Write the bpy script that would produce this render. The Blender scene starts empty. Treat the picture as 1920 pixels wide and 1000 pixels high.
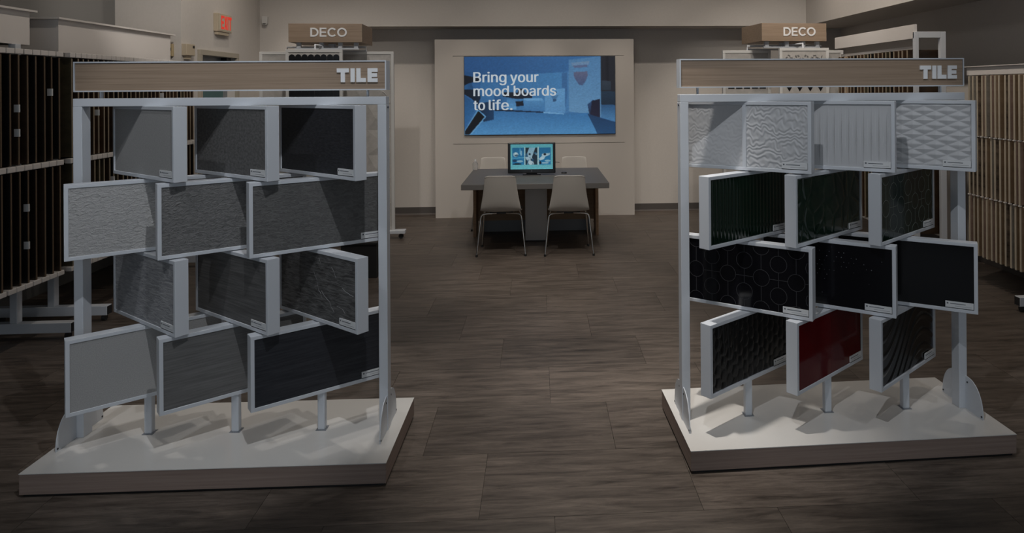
import bpy, bmesh, math, random
from mathutils import Matrix, Vector, noise
random.seed(7)
C = bpy.context.scene.collection
SC = bpy.context.scene
PI = math.pi

# ------------------------------------------------------------------ camera
cam_d = bpy.data.cameras.new('camera'); cam = bpy.data.objects.new('camera', cam_d); C.objects.link(cam)
cam_d.sensor_fit = 'HORIZONTAL'; cam_d.sensor_width = 36.0
cam_d.lens = 36.0*1276.9/1920
cam_d.shift_x = (960-1081.9)/1920
cam_d.shift_y = (164.4-500)/1920
cam_d.clip_start = 0.05
cam.matrix_world = (Matrix.Translation((0, 0, 1.7)) @ Matrix.Rotation(-0.0565, 4, 'Z')
                    @ Matrix.Rotation(PI/2+0.0016, 4, 'X') @ Matrix.Rotation(-0.0067, 4, 'Z'))
SC.camera = cam
SC.view_settings.view_transform = 'Standard'; SC.view_settings.look = 'None'
SC.view_settings.exposure = 0.0; SC.view_settings.gamma = 1.0
SC.view_settings.use_curve_mapping = False

# ------------------------------------------------------------------ world and lamps
W = bpy.data.worlds.new('world'); SC.world = W; W.use_nodes = True
W.node_tree.nodes['Background'].inputs[0].default_value = (0.72, 0.86, 1.0, 1)
W.node_tree.nodes['Background'].inputs[1].default_value = 0.03
WARM = (1.0, 0.90, 0.79); NEUT = (1.0, 0.945, 0.88); COOLW = (0.93, 0.96, 1.0)
def spot(loc, to, power, col, size=60, blend=0.5, r=0.05):
    l = bpy.data.lights.new('unseen_spot_lamp', 'SPOT'); l.energy = power; l.color = col
    l.spot_size = math.radians(size); l.spot_blend = blend; l.shadow_soft_size = r
    o = bpy.data.objects.new('unseen_spot_lamp', l); C.objects.link(o); o.location = loc
    o.rotation_euler = (Vector(to)-Vector(loc)).to_track_quat('-Z', 'Y').to_euler()
def area(loc, to, power, col, sx, sy):
    l = bpy.data.lights.new('unseen_area_lamp', 'AREA'); l.energy = power; l.color = col
    l.shape = 'RECTANGLE'; l.size = sx; l.size_y = sy
    o = bpy.data.objects.new('unseen_area_lamp', l); C.objects.link(o); o.location = loc
    o.rotation_euler = (Vector(to)-Vector(loc)).to_track_quat('-Z', 'Y').to_euler()
CEIL = 4.0
# unseen area lamp behind the camera, standing in for assumed daylight; no shop front built
area((0.0, -2.6, 1.9), (0, 4, 1.0), 40, (0.80, 0.90, 1.0), 6.5, 2.6)
# assumed unseen ceiling spots close to the soffits: wash the back wall and the side walls below them
for x, p in ((-3.05, 26), (-1.95, 38), (-0.95, 30), (0.0, 40), (1.0, 34), (2.0, 48), (3.1, 34)):
    spot((x, 7.65, CEIL-0.1), (x, 9.15, 0.2), p*0.80, WARM, 84, 0.95, 0.03)
    spot((x+0.1, 7.60, CEIL-0.1), (x, 9.4, 0.75), p*1.5, WARM, 33, 1.0, 0.03)  # extra unseen spot, added to brighten only the wall below the soffit
for y in (4.4, 5.9, 7.4):
    spot((-2.35, y, CEIL-0.1), (-3.7, y+0.2, 1.3), 27, WARM, 110, 0.9, 0.03)
    spot((2.45, y-0.9, CEIL-0.1), (3.9, y+0.3, 1.0), 64, WARM, 110, 0.9, 0.03)
spot((-1.9, 4.6, CEIL-0.1), (-3.9, 7.02, 2.3), 120, NEUT, 40, 0.8, 0.04)  # unseen spot added to brighten the left wall's end face
# unseen spots added to brighten the two deco towers and the table
spot((-1.7, 5.2, CEIL-0.1), (-2.3, 7.6, 2.0), 95, NEUT, 50, 0.8, 0.04)
spot((2.2, 5.2, CEIL-0.1), (2.85, 7.6, 2.0), 85, NEUT, 50, 0.8, 0.04)
spot((-0.7, 4.6, CEIL-0.1), (-0.4, 7.1, 0.5), 108, NEUT, 60, 0.8, 0.04)
spot((0.7, 4.6, CEIL-0.1), (0.4, 7.1, 0.5), 108, NEUT, 60, 0.8, 0.04)
# assumed unseen track spots on the two tile stands: in front, and almost overhead
for x, y, tx, ty, tz, p, c, cone in ((-2.3, 1.7, -1.6, 3.3, 1.25, 54, COOLW, 33), (-0.3, 1.45, -1.38, 3.3, 1.2, 138, COOLW, 35),
                               (0.15, 1.45, 1.25, 3.3, 1.22, 102, COOLW, 35), (2.5, 1.7, 1.6, 3.3, 1.3, 36, COOLW, 32),
                               (-0.75, 3.7, -1.4, 3.72, 0, 52, NEUT, 31), (-2.0, 4.3, -1.5, 3.72, 0, 48, NEUT, 31), (-0.6, 4.8, -1.4, 3.72, 0, 42, NEUT, 29),
                               (0.7, 3.7, 1.4, 3.72, 0, 10, NEUT, 31), (2.05, 4.3, 1.5, 3.72, 0, 9, NEUT, 31), (0.55, 4.8, 1.4, 3.72, 0, 9, NEUT, 29)):
    spot((x, y, CEIL-0.1), (tx, ty, tz), p, c, cone, 0.4, 0.018)
# unseen spots added to brighten the aisle floor
for x, y, ty, p in ((0.3, 3.0, 3.2, 350), (0.25, 4.5, 4.5, 290), (0.0, 6.1, 6.0, 215)):
    spot((x, y, CEIL-0.1), (x+0.1, ty, 0), p, NEUT, 38, 1.0, 0.05)
area((0, 5.6, CEIL-0.05), (0, 5.6, 0), 12, NEUT, 1.2, 2.4)  # soft fill lamp added at the ceiling, out of view

# ------------------------------------------------------------------ materials
def lin(c):
    return tuple(((v/255)/12.92 if v/255 <= 0.04045 else ((v/255+0.055)/1.055)**2.4) for v in c)
def mat(name, col, rough=0.5, metal=0.0, spec=0.5, coat=0.0):
    m = bpy.data.materials.new(name); m.use_nodes = True
    b = m.node_tree.nodes['Principled BSDF']
    b.inputs['Base Color'].default_value = (*col, 1); b.inputs['Roughness'].default_value = rough
    b.inputs['Metallic'].default_value = metal; b.inputs['Specular IOR Level'].default_value = spec
    b.inputs['Coat Weight'].default_value = coat
    return m
def noisy(name, c1, c2, scale=(5, 5, 5), nscale=5.0, detail=6, rough=0.5, bump=0.0, dist=0.002, lo=0.35, hi=0.65,
          rand=False, spec=0.5, rvar=0.0, distort=0.0, coat=0.0, nrough=0.62):
    """two-colour noise grain, stretched per axis, with matching bump"""
    m = mat(name, c1, rough, 0, spec, coat); nt = m.node_tree; N = nt.nodes; L = nt.links
    b = N['Principled BSDF']
    tc = N.new('ShaderNodeTexCoord'); mp = N.new('ShaderNodeMapping'); mp.inputs['Scale'].default_value = scale
    L.new(tc.outputs['Object'], mp.inputs['Vector'])
    no = N.new('ShaderNodeTexNoise'); no.inputs['Scale'].default_value = nscale; no.inputs['Detail'].default_value = detail
    no.inputs['Roughness'].default_value = nrough; no.inputs['Distortion'].default_value = distort
    if rand:
        oi = N.new('ShaderNodeObjectInfo'); mu = N.new('ShaderNodeVectorMath'); mu.operation = 'ADD'
        sc = N.new('ShaderNodeMath'); sc.operation = 'MULTIPLY'; sc.inputs[1].default_value = 37.0
        L.new(oi.outputs['Random'], sc.inputs[0]); L.new(mp.outputs['Vector'], mu.inputs[0]); L.new(sc.outputs[0], mu.inputs[1])
        L.new(mu.outputs['Vector'], no.inputs['Vector'])
    else:
        L.new(mp.outputs['Vector'], no.inputs['Vector'])
    cr = N.new('ShaderNodeValToRGB'); cr.color_ramp.elements[0].position = lo; cr.color_ramp.elements[1].position = hi
    cr.color_ramp.elements[0].color = (*c1, 1); cr.color_ramp.elements[1].color = (*c2, 1)
    L.new(no.outputs['Fac'], cr.inputs['Fac']); out = cr.outputs['Color']
    if rand:
        hs = N.new('ShaderNodeHueSaturation'); mr = N.new('ShaderNodeMapRange')
        mr.inputs[3].default_value = 0.86; mr.inputs[4].default_value = 1.12
        L.new(oi.outputs['Random'], mr.inputs[0]); L.new(mr.outputs[0], hs.inputs['Value']); L.new(out, hs.inputs['Color'])
        out = hs.outputs['Color']
    L.new(out, b.inputs['Base Color'])
    if rvar:
        mr2 = N.new('ShaderNodeMapRange'); mr2.inputs[3].default_value = rough-rvar; mr2.inputs[4].default_value = rough+rvar
        L.new(no.outputs['Fac'], mr2.inputs[0]); L.new(mr2.outputs[0], b.inputs['Roughness'])
    if bump:
        bp = N.new('ShaderNodeBump'); bp.inputs['Strength'].default_value = bump; bp.inputs['Distance'].default_value = dist
        L.new(no.outputs['Fac'], bp.inputs['Height']); L.new(bp.outputs['Normal'], b.inputs['Normal'])
    return m
def glow(name, srgb, strength=1.0):
    m = bpy.data.materials.new(name); m.use_nodes = True; b = m.node_tree.nodes['Principled BSDF']
    b.inputs['Base Color'].default_value = (0.01, 0.01, 0.01, 1); b.inputs['Roughness'].default_value = 0.35
    b.inputs['Emission Color'].default_value = (*lin(srgb), 1); b.inputs['Emission Strength'].default_value = strength
    return m
def glow_noise(name, s1, s2, scale, lo=0.4, hi=0.6, detail=4, stretch=(1, 1, 1)):
    m = glow(name, s1); nt = m.node_tree; N = nt.nodes; L = nt.links
    tc = N.new('ShaderNodeTexCoord'); mp = N.new('ShaderNodeMapping'); mp.inputs['Scale'].default_value = stretch
    no = N.new('ShaderNodeTexNoise'); no.inputs['Scale'].default_value = scale; no.inputs['Detail'].default_value = detail
    cr = N.new('ShaderNodeValToRGB'); cr.color_ramp.elements[0].position = lo; cr.color_ramp.elements[1].position = hi
    cr.color_ramp.elements[0].color = (*lin(s1), 1); cr.color_ramp.elements[1].color = (*lin(s2), 1)
    L.new(tc.outputs['Object'], mp.inputs['Vector']); L.new(mp.outputs['Vector'], no.inputs['Vector'])
    L.new(no.outputs['Fac'], cr.inputs['Fac']); L.new(cr.outputs['Color'], N['Principled BSDF'].inputs['Emission Color'])
    return m

M_WALL = noisy('painted_wall', (0.58, 0.545, 0.51), (0.60, 0.565, 0.53), (1, 1, 1), 40, 3, 0.85, 0.03, 0.001)
M_CEIL = mat('ceiling_paint', (0.62, 0.60, 0.57), 0.9)
M_BASEB = mat('rubber_baseboard', (0.09, 0.08, 0.075), 0.6)
M_FLOOR = noisy('stone_plank_vinyl', (0.036, 0.0275, 0.0215), (0.165, 0.133, 0.110), (1.0, 8.5, 1), 3.2, 12, 0.45, 0.15, 0.001,
                0.33, 0.68, rand=True, rvar=0.10, distort=0.5, nrough=0.74)
M_GROUT = mat('floor_joint', (0.035, 0.03, 0.027), 0.8)
M_WHITE = mat('white_powder_coat', (0.62, 0.645, 0.685), 0.42)
M_WHITEB = mat('white_board_top', (0.66, 0.64, 0.61), 0.16)
M_WOOD = noisy('oak_laminate', (0.245, 0.175, 0.118), (0.40, 0.295, 0.215), (1.0, 30, 90), 1.6, 8, 0.5, 0.05, 0.0006, 0.3, 0.7, distort=0.6)
M_WOODB = noisy('oak_laminate_grey', (0.215, 0.155, 0.130), (0.30, 0.23, 0.195), (1.2, 1.2, 60), 1.6, 6, 0.5, 0.05, 0.0006, 0.3, 0.7, distort=0.6)
M_LETTER = mat('white_acrylic', (0.88, 0.88, 0.89), 0.3)
M_LABEL = mat('label_paper', (0.70, 0.71, 0.72), 0.5)
M_INK = mat('label_ink', (0.10, 0.11, 0.13), 0.6)
M_DARK = mat('dark_edge', (0.015, 0.015, 0.016), 0.5)
M_BOLT = mat('bolt_head', (0.06, 0.06, 0.065), 0.35, 0.8)
M_CHROME = mat('chrome', (0.62, 0.60, 0.57), 0.16, 1.0)
M_RUBBER = mat('black_rubber', (0.02, 0.02, 0.02), 0.6)
M_SHELL = mat('chair_plastic', (0.50, 0.47, 0.43), 0.38)
M_TABLE = mat('table_laminate', (0.15, 0.142, 0.135), 0.5, spec=0.18)
M_PANELW = mat('feature_panel_paint', (0.57, 0.53, 0.49), 0.45)
M_BEZEL = mat('black_bezel', (0.008, 0.008, 0.009), 0.25)
M_RACK = mat('rack_white', (0.72, 0.68, 0.65), 0.5)
M_BEIGE = mat('beige_plastic', (0.50, 0.42, 0.31), 0.5)

# ------------------------------------------------------------------ mesh helpers
class MB:
    def __init__(s): s.v = []; s.f = []; s.m = []; s.sm = []
    def add(s, vs, fs, m=0, smooth=False):
        k = len(s.v); s.v += [tuple(v) for v in vs]
        for f in fs: s.f.append(tuple(i+k for i in f)); s.m.append(m); s.sm.append(smooth)
        return s
    def box(s, x0, x1, y0, y1, z0, z1, m=0):
        return s.add([(x0,y0,z0),(x1,y0,z0),(x1,y1,z0),(x0,y1,z0),(x0,y0,z1),(x1,y0,z1),(x1,y1,z1),(x0,y1,z1)],
                     [(0,3,2,1),(4,5,6,7),(0,1,5,4),(1,2,6,5),(2,3,7,6),(3,0,4,7)], m)
    def prism(s, poly, axis, a, b, m=0):
        """convex or simple polygon given in the other two axes (x,z for 'y'; y,z for 'x'; x,y for 'z')"""
        P = {'y': lambda p, t: (p[0], t, p[1]), 'x': lambda p, t: (t, p[0], p[1]), 'z': lambda p, t: (p[0], p[1], t)}[axis]
        n = len(poly)
        return s.add([P(p, a) for p in poly]+[P(p, b) for p in poly],
                     [tuple(range(n)), tuple(range(2*n-1, n-1, -1))]+[(i, n+i, n+(i+1) % n, (i+1) % n) for i in range(n)], m)
    def tube(s, pts, r, n=10, m=0, caps=True):
        pts = [Vector(p) for p in pts]; rings = []; up = None
        for i, p in enumerate(pts):
            t = (pts[min(i+1, len(pts)-1)]-pts[max(i-1, 0)]).normalized()
            if up is None:
                up = Vector((0, 0, 1)) if abs(t.z) < 0.9 else Vector((1, 0, 0))
            a = (up - t*up.dot(t)).normalized(); b = t.cross(a); up = a
            rr = r[i] if isinstance(r, (list, tuple)) else r
            rings.append([p+(a*math.cos(2*PI*k/n)+b*math.sin(2*PI*k/n))*rr for k in range(n)])
        k = len(s.v)
        vs = [v for q in rings for v in q]
        fs = [(i*n+j, i*n+(j+1) % n, (i+1)*n+(j+1) % n, (i+1)*n+j) for i in range(len(pts)-1) for j in range(n)]
        s.add(vs, fs, m, True)
        if caps: s.add(vs[:n], [tuple(range(n-1, -1, -1))], m); s.add(vs[-n:], [tuple(range(n))], m)
        return s
    def build(s, name, mats, parent=None, loc=(0,0,0), rot=(0,0,0), bevel=0, label=None):
        me = bpy.data.meshes.new(name); me.from_pydata(s.v, [], s.f)
        for mm in (mats if isinstance(mats, (list, tuple)) else [mats]): me.materials.append(mm)
        me.polygons.foreach_set('material_index', s.m); me.polygons.foreach_set('use_smooth', s.sm)
        bm = bmesh.new(); bm.from_mesh(me); bmesh.ops.recalc_face_normals(bm, faces=bm.faces[:]); bm.to_mesh(me); bm.free()
        return link(name, me, parent, loc, rot, bevel, label)
def link(name, me, parent=None, loc=(0,0,0), rot=(0,0,0), bevel=0, label=None):
    o = bpy.data.objects.new(name, me); C.objects.link(o); o.parent = parent; o.location = loc; o.rotation_euler = rot
    if bevel:
        b = o.modifiers.new('bevel', 'BEVEL'); b.width = bevel; b.segments = 2; b.limit_method = 'ANGLE'; b.angle_limit = 0.6
    if label: o['label'] = label
    return o
def thing(name, label, cat, loc=(0,0,0), rz=0, group=None):
    o = bpy.data.objects.new(name, None); C.objects.link(o); o.location = loc; o.rotation_euler = (0, 0, rz)
    o.empty_display_size = 0.1
    o['label'] = label; o['category'] = cat
    if group: o['group'] = group
    return o
def tag(o, label, cat, group=None):
    o['label'] = label; o['category'] = cat
    if group: o['group'] = group
    return o
def struct(o): o['kind'] = 'structure'; return o
def dup(o, parent=None):
    c = o.copy(); C.objects.link(c); c.parent = parent
    for ch in list(o.children): dup(ch, c)
    return c
def arc(cx, cz, rx, rz, a0, a1, n, t):
    """quads of an arc band of thickness t (outer radii rx, rz), angles in degrees"""
    out = []
    for i in range(n):
        p, q = math.radians(a0+(a1-a0)*i/n), math.radians(a0+(a1-a0)*(i+1)/n)
        out.append([(cx+rx*math.cos(p), cz+rz*math.sin(p)), (cx+rx*math.cos(q), cz+rz*math.sin(q)),
                    (cx+(rx-t)*math.cos(q), cz+(rz-t)*math.sin(q)), (cx+(rx-t)*math.cos(p), cz+(rz-t)*math.sin(p))])
    return out
def rc(x0, x1, z0, z1): return [(x0, z0), (x1, z0), (x1, z1), (x0, z1)]
def glyph(ch, h, t):
    """polygons of a bold sans capital of height h and stroke t; returns (polys, width)"""
    if ch == 'T': w = 0.86*h; return [rc(0, w, h-t, h), rc(w/2-t/2, w/2+t/2, 0, h-t)], w
    if ch == 'I': return [rc(0, t, 0, h)], t
    if ch == 'L': w = 0.68*h; return [rc(0, t, 0, h), rc(t, w, 0, t)], w
    if ch == 'E':
        w = 0.72*h; k = t*0.9
        return [rc(0, t, 0, h), rc(t, w, 0, k), rc(t, w, h-k, h), rc(t, w*0.94, h/2-k/2, h/2+k/2)], w
    if ch == 'D':
        w = 0.88*h; m = w-h/2
        return [rc(0, t, 0, h), rc(t, m, 0, t), rc(t, m, h-t, h)]+arc(m, h/2, h/2, h/2, -90, 90, 14, t), w
    if ch == 'O': return arc(h*0.52, h/2, h*0.52, h*0.51, 0, 360, 28, t), 1.04*h
    if ch == 'C': return arc(h*0.51, h/2, h*0.51, h*0.51, 42, 318, 22, t), 0.92*h
    if ch == 'X':
        w = 0.78*h; k = t*1.25
        return [[(0, 0), (k, 0), (w, h), (w-k, h)], [(w-k, 0), (w, 0), (k, h), (0, h)]], w
def letters(text, h, t, gap, thick, m, parent, loc, squeeze=1.0, name='letter'):
    """each letter a raised piece facing -y; text centred on loc"""
    gl = [glyph(c, h, t) for c in text]; total = sum(g[1] for g in gl)+gap*(len(gl)-1)
    x = -total/2
    for i, (polys, w) in enumerate(gl):
        b = MB()
        for p in polys: b.prism([((x+px)*squeeze, pz-h/2) for px, pz in p], 'y', -thick*(1+0.02*(i % 2)), 0)
        b.build(name, m, parent, loc); x += w+gap

# ================================================================== THE ROOM
XL, XA, XR, YB, YS, ZS = -3.565, -4.2, 4.27, 9.4, 8.95, 2.525
YF = -2.7
fl = struct(MB().box(XA-0.1, XR+0.1, YF, YB+0.1, -0.06, -0.008).build('floor', M_GROUT))
TW, TD = 0.9, 0.487
tile_me = None
for r in range(-7, 14):
    y0 = 3.197+TD*(r-1)
    x0 = -0.247-0.3*((r) % 3)
    k = -6
    while x0+TW*k < XR+0.1:
        xa, xb = max(x0+TW*k, XA-0.1), min(x0+TW*(k+1), XR+0.1); k += 1
        if xb-xa < 0.03 or y0 < -0.8: continue
        yb = min(y0+TD, YB+0.1)
        full = abs(xb-xa-TW) < 1e-6 and abs(yb-y0-TD) < 1e-6
        if full and tile_me: link('floor_tile', tile_me, fl, ((xa+xb)/2, (y0+yb)/2, -0.008)); continue
        hx, hy = (xb-xa)/2-0.0008, (yb-y0)/2-0.0008
        o = MB().box(-hx, hx, -hy, hy, 0, 0.008).build('floor_tile', M_FLOOR, fl, ((xa+xb)/2, (y0+yb)/2, -0.008))
        if full: tile_me = o.data
struct(MB().box(XA-0.1, XR+0.1, YF, YB+0.1, CEIL, CEIL+0.1).build('ceiling', M_CEIL))
struct(MB().box(-2.75, XR+0.12, YB, YB+0.12, 0, CEIL).build('wall_back', M_WALL))
struct(MB().box(XL-0.12, -2.75, YS, YB+0.12, 0, CEIL).build('wall_back_left', M_WALL))
struct(MB().box(XR, XR+0.12, YF, YB, 0, CEIL).build('wall_right', M_WALL))
struct(MB().box(-2.75, XR, YS, YB, ZS, CEIL).build('soffit_back', M_WALL))
struct(MB().box(3.59, XR, YF, YS, ZS, CEIL).build('soffit_right', M_WALL))
struct(MB().box(XA-0.12, XA, YF, 7.02, 0, CEIL).build('wall_left_alcove', mat('alcove_shade_grey', (0.165, 0.162, 0.156), 0.85)))  # dark grey stands in for the shade on the alcove wall
struct(MB().box(XA, -3.62, YF, 7.02, 3.3, CEIL).build('soffit_left', M_WALL))
DY0, DY1, DZ = 7.40, 8.22, 2.085
struct(MB().box(XA-0.12, XL, 7.02, DY0, 0, CEIL).box(XA-0.12, XL, DY1, YS, 0, CEIL).box(XA-0.12, XL, DY0, DY1, DZ, CEIL).build('wall_left', M_WALL))
dr = struct(MB().box(XL+0.0002, XL+0.03, DY0-0.055, DY0-0.0005, 0, DZ-0.0005).box(XL+0.0002, XL+0.03, DY1+0.0005, DY1+0.055, 0, DZ-0.0005)
            .box(XL+0.0002, XL+0.03, DY0-0.055, DY1+0.055, DZ, DZ+0.055).build('door_1', mat('door_casing', (0.40, 0.36, 0.29), 0.5), bevel=0.002))
MB().box(XL-0.13, XL-0.085, DY0, DY1, 0.0, DZ).build('door_leaf', mat('door_leaf_grey', (0.20, 0.22, 0.24), 0.35), dr)
MB().box(XL-0.086, XL-0.080, DY0+0.12, DY1-0.12, 0.9, DZ-0.14).build('door_glass', mat('door_glass_teal', (0.05, 0.14, 0.15), 0.08), dr)
MB().box(XL-0.085, XL-0.02, DY1-0.16, DY1-0.05, DZ-0.05, DZ-0.0).build('door_closer', M_DARK, dr)
bb = struct(MB().box(-2.74, XR, YB-0.012, YB, 0, 0.10).build('baseboard_back', M_BASEB, bevel=0.003))
struct(MB().box(-2.74, XR, YB-0.02, YB-0.012, 0, 0.014).build('trim_1', mat('baseboard_toe', (0.2, 0.18, 0.17), 0.5)))
struct(MB().box(XR-0.012, XR, YF, YB-0.02, 0, 0.10).build('baseboard_right', M_BASEB, bevel=0.003))
struct(MB().box(XL, XL+0.012, 7.03, DY0-0.06, 0, 0.10).box(XL, XL+0.012, DY1+0.06, YS, 0, 0.10).build('baseboard_left', M_BASEB))

# ================================================================== TILE STANDS
FW, FH, FT, LIP = 0.6362, 0.335, 0.0583, 0.0165
TWD, THT = FW-2*LIP, FH-2*LIP
ROWZ = (1.465, 1.1245, 0.785, 0.4455)
frame_me = None
def grid(name, fn, nx, nz, m, parent, w=TWD, h=THT, x0=0.0, y=-FT/2+0.004, label=None, smooth=True):
    """a tile face: a displaced grid in front (towards -y) with a plain back and sides"""
    b = MB(); vs = []
    for j in range(nz+1):
        for i in range(nx+1):
            x, z = -w/2+w*i/nx, -h/2+h*j/nz
            e = min(1, min(i, nx-i, j, nz-j)/1.0)
            vs.append((x0+x, -fn(x, z)*e, z))
    n = nx+1
    b.add(vs, [(j*n+i, j*n+i+1, (j+1)*n+i+1, (j+1)*n+i) for j in range(nz) for i in range(nx)], 0, smooth)
    b.box(x0-w/2, x0+w/2, 0.0002, 0.008, -h/2, h/2)
    me_o = b.build(name, m, parent, (0, y, 0), label=label)
    return me_o
def label_plate(parent, right=True):
    lw, lh = 0.118, 0.029
    x1 = TWD/2-0.002; x0 = x1-lw; z0 = -THT/2+0.0035; y = -FT/2+0.0005
    b = MB().box(x0, x1, y, y+0.004, z0, z0+lh, 0)
    b.box(x0, x1, y-0.0002, y+0.004, z0-0.003, z0-0.0005, 2)  # dark strip painted as the shadow line under the label
    b.box(x0+0.006, x0+0.013, y-0.0004, y, z0+lh-0.013, z0+lh-0.006, 1)
    b.box(x0+0.020, x0+0.085, y-0.0004, y, z0+lh-0.0115, z0+lh-0.0085, 1)
    b.box(x0+0.040, x0+0.110, y-0.0004, y, z0+0.0075, z0+0.0095, 3)
    b.build('tile_label', [M_LABEL, M_INK, M_DARK, mat('label_grey_print', (0.4, 0.41, 0.43), 0.6)], parent)
def swivel(stand, row, col, yaw, xo, x_step, yp):
    global frame_me
    loc = (xo+(col-1)*x_step, yp, ROWZ[row]); rot = (0, 0, yaw)
    if frame_me is None:
        b = MB(); hw, hh, d = FW/2, FH/2, FT/2
        o = [(-hw,-hh),(hw,-hh),(hw,hh),(-hw,hh)]; i_ = [(-hw+LIP,-hh+LIP),(hw-LIP,-hh+LIP),(hw-LIP,hh-LIP),(-hw+LIP,hh-LIP)]
        vs = [(x,-d,z) for x,z in o]+[(x,-d,z) for x,z in i_]+[(x,d,z) for x,z in o]+[(x,d,z) for x,z in i_]
        fs = []
        for k in range(4):
            q = (k+1) % 4
            fs += [(k, q, 4+q, 4+k), (8+q, 8+k, 12+k, 12+q), (8+k, 8+q, q, k), (4+k, 4+q, 12+q, 12+k)]
        b.add(vs, fs); ob = b.build('swivel_frame', M_WHITE, stand, loc, rot, bevel=0.0015); frame_me = ob.data
        return ob
    return link('swivel_frame', frame_me, stand, loc, rot, 0.0015)
flat = lambda x, z: 0.0
def waves(amp, kx, kz, s=0.0):
    return lambda x, z: amp*(math.sin(kz*z+2.2*math.sin(kx*x+s)+1.3*math.sin(kx*2.7*x+1.7*kz*0.13*z)))
def voro(amp, n, seed, sx=1.0, pw=1.0):
    rnd = random.Random(seed); pts = [(rnd.uniform(-.32, .32), rnd.uniform(-.17, .17)) for _ in range(n)]
    def f(x, z):
        ds = sorted(((x-a)*sx)**2+(z-c)**2 for a, c in pts)[:2]
        return amp*min(1.0, (math.sqrt(ds[1])-math.sqrt(ds[0]))*pw)
    return f

def brace(stand, x):
    for sgn in (-1, 1):
        pts = [(sgn*0.030, 0.1006)]
        pts += [(sgn*(0.030+0.128*math.cos(a)**0.8*1.0), 0.112+0.150*math.sin(a)) for a in [PI/2*k/12 for k in range(13)]]
        pts = [pts[0], (sgn*0.158, 0.1006)]+pts[1:]
        b = MB().prism(pts, 'x', x-0.002, x+0.002); b.build('brace', M_WHITE, stand)
        for yy, zz in ((sgn*0.045, 0.235), (sgn*0.150, 0.113)):
            MB().tube([(x-0.0045, yy, zz), (x+0.0045, yy, zz)], 0.0045, 8).build('brace_bolt', M_BOLT, stand)
def tile_stand(label, loc, rz, base_off, base_rot, xo):
    t = thing('tile_stand', label, 'display stand', loc, rz, 'tile display stands')
    bx, by = base_off; W2, D2 = 0.7601, 0.3086
    pl = MB().box(-W2, W2, -D2, D2, 0.012, 0.0975).build('plinth', M_WOODB, t, (bx, by, 0), (0, 0, base_rot), 0.001)
    MB().box(-W2-0.001, W2+0.001, -D2-0.001, D2+0.001, 0.0976, 0.1006).build('plinth_top', M_WHITEB, pl)
    MB().box(-W2+0.012, W2-0.012, -D2+0.012, D2-0.012, 0.0, 0.0118).build('plinth_foot', M_DARK, pl)
    for s in (-1, 1):
        p = MB().box(s*0.698-0.0205, s*0.698+0.0205, -0.030, 0.030, 0.1006, 1.6318).build('post', M_WHITE, t, bevel=0.002)
        brace(t, s*0.712)
        MB().tube([(s*0.7186, -0.002, 1.618), (s*0.7225, -0.002, 1.618)], 0.0055, 10).build('post_bolt', M_BOLT, t)
    MB().box(-0.718, 0.718, -0.030, 0.030, 1.6319, 1.6695).build('beam', M_WHITE, t, bevel=0.002)
    # header sign: white tray with a wood face let in
    b = MB(); z0, z1, x1, l = 1.70, 1.8402, 0.7183, 0.006
    b.box(-x1, x1, -0.026, 0.044, z0, z0+l).box(-x1, x1, -0.026, 0.044, z1-l, z1).box(-x1, -x1+l, -0.026, 0.044, z0+l, z1-l).box(x1-l, x1, -0.026, 0.044, z0+l, z1-l)
    sg = b.build('sign_frame', M_WHITE, t)
    MB().box(-x1+l, x1-l, -0.0215, 0.040, z0+l, z1-l).build('sign_board', M_WOOD, sg)
    letters('TILE', 0.0655, 0.0195, 0.0075, 0.007, M_LETTER, sg, (0.584, -0.0216, 1.7705))
    for s in (-0.62, 0.62): MB().box(s-0.004, s+0.004, 0.012, 0.028, 1.6696, 1.6999).build('sign_bracket', M_WHITE, t)
    for k in (-1, 0, 1):
        x = xo+k*0.3993
        o = MB().box(x-0.0175, x+0.0175, 0.004-0.0175, 0.004+0.0175, 0.1006, ROWZ[3]-FH/2).build('pivot_pole', M_WHITE, t, bevel=0.006)
        MB().box(x-0.024, x+0.024, 0.004-0.024, 0.004+0.024, 0.1006, 0.1026).build('pole_foot', mat('pole_foot_grey', (0.22, 0.23, 0.25), 0.5), t)
        for r in range(4):
            top = ROWZ[r-1]-FH/2 if r else 1.6318
            MB().tube([(x, 0.004, ROWZ[r]+FH/2), (x, 0.004, top)], 0.011, 10).build('pivot_pin', M_WHITE, t)
    return t
L = tile_stand('display stand of grey, stone and charcoal tile boards under a wood TILE header',
               (-1.4330, 3.2921, 0), -0.0212, (0.0132, -0.0093), 0.0093, 0.0021)
R = tile_stand('display stand of white, green, black and red tile boards under a wood TILE header',
               (1.3971, 3.2869, 0), 0.0200, (0.0137, 0.0091), 0.0079, 0.0152)
RA = 0.0565
YAW = {(0,0): (-.6555,-.6399,-.689), (0,1): (.6215,.6402,.6091), (0,2): (-.6487,-.6439,-.6708), (0,3): (.666,.6852,.6368),
       (1,0): (-.6526,-.6319,-.72), (1,1): (.6077,.6388,.6545), (1,2): (-.6428,-.627,-.5656), (1,3): (.6207,.6459,.6523)}
def st(name, c1, c2, **k): return noisy(name, c1, c2, **k)
g = lambda v, b=1.0: (v, v*0.985*b, v*0.97*b)
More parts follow.
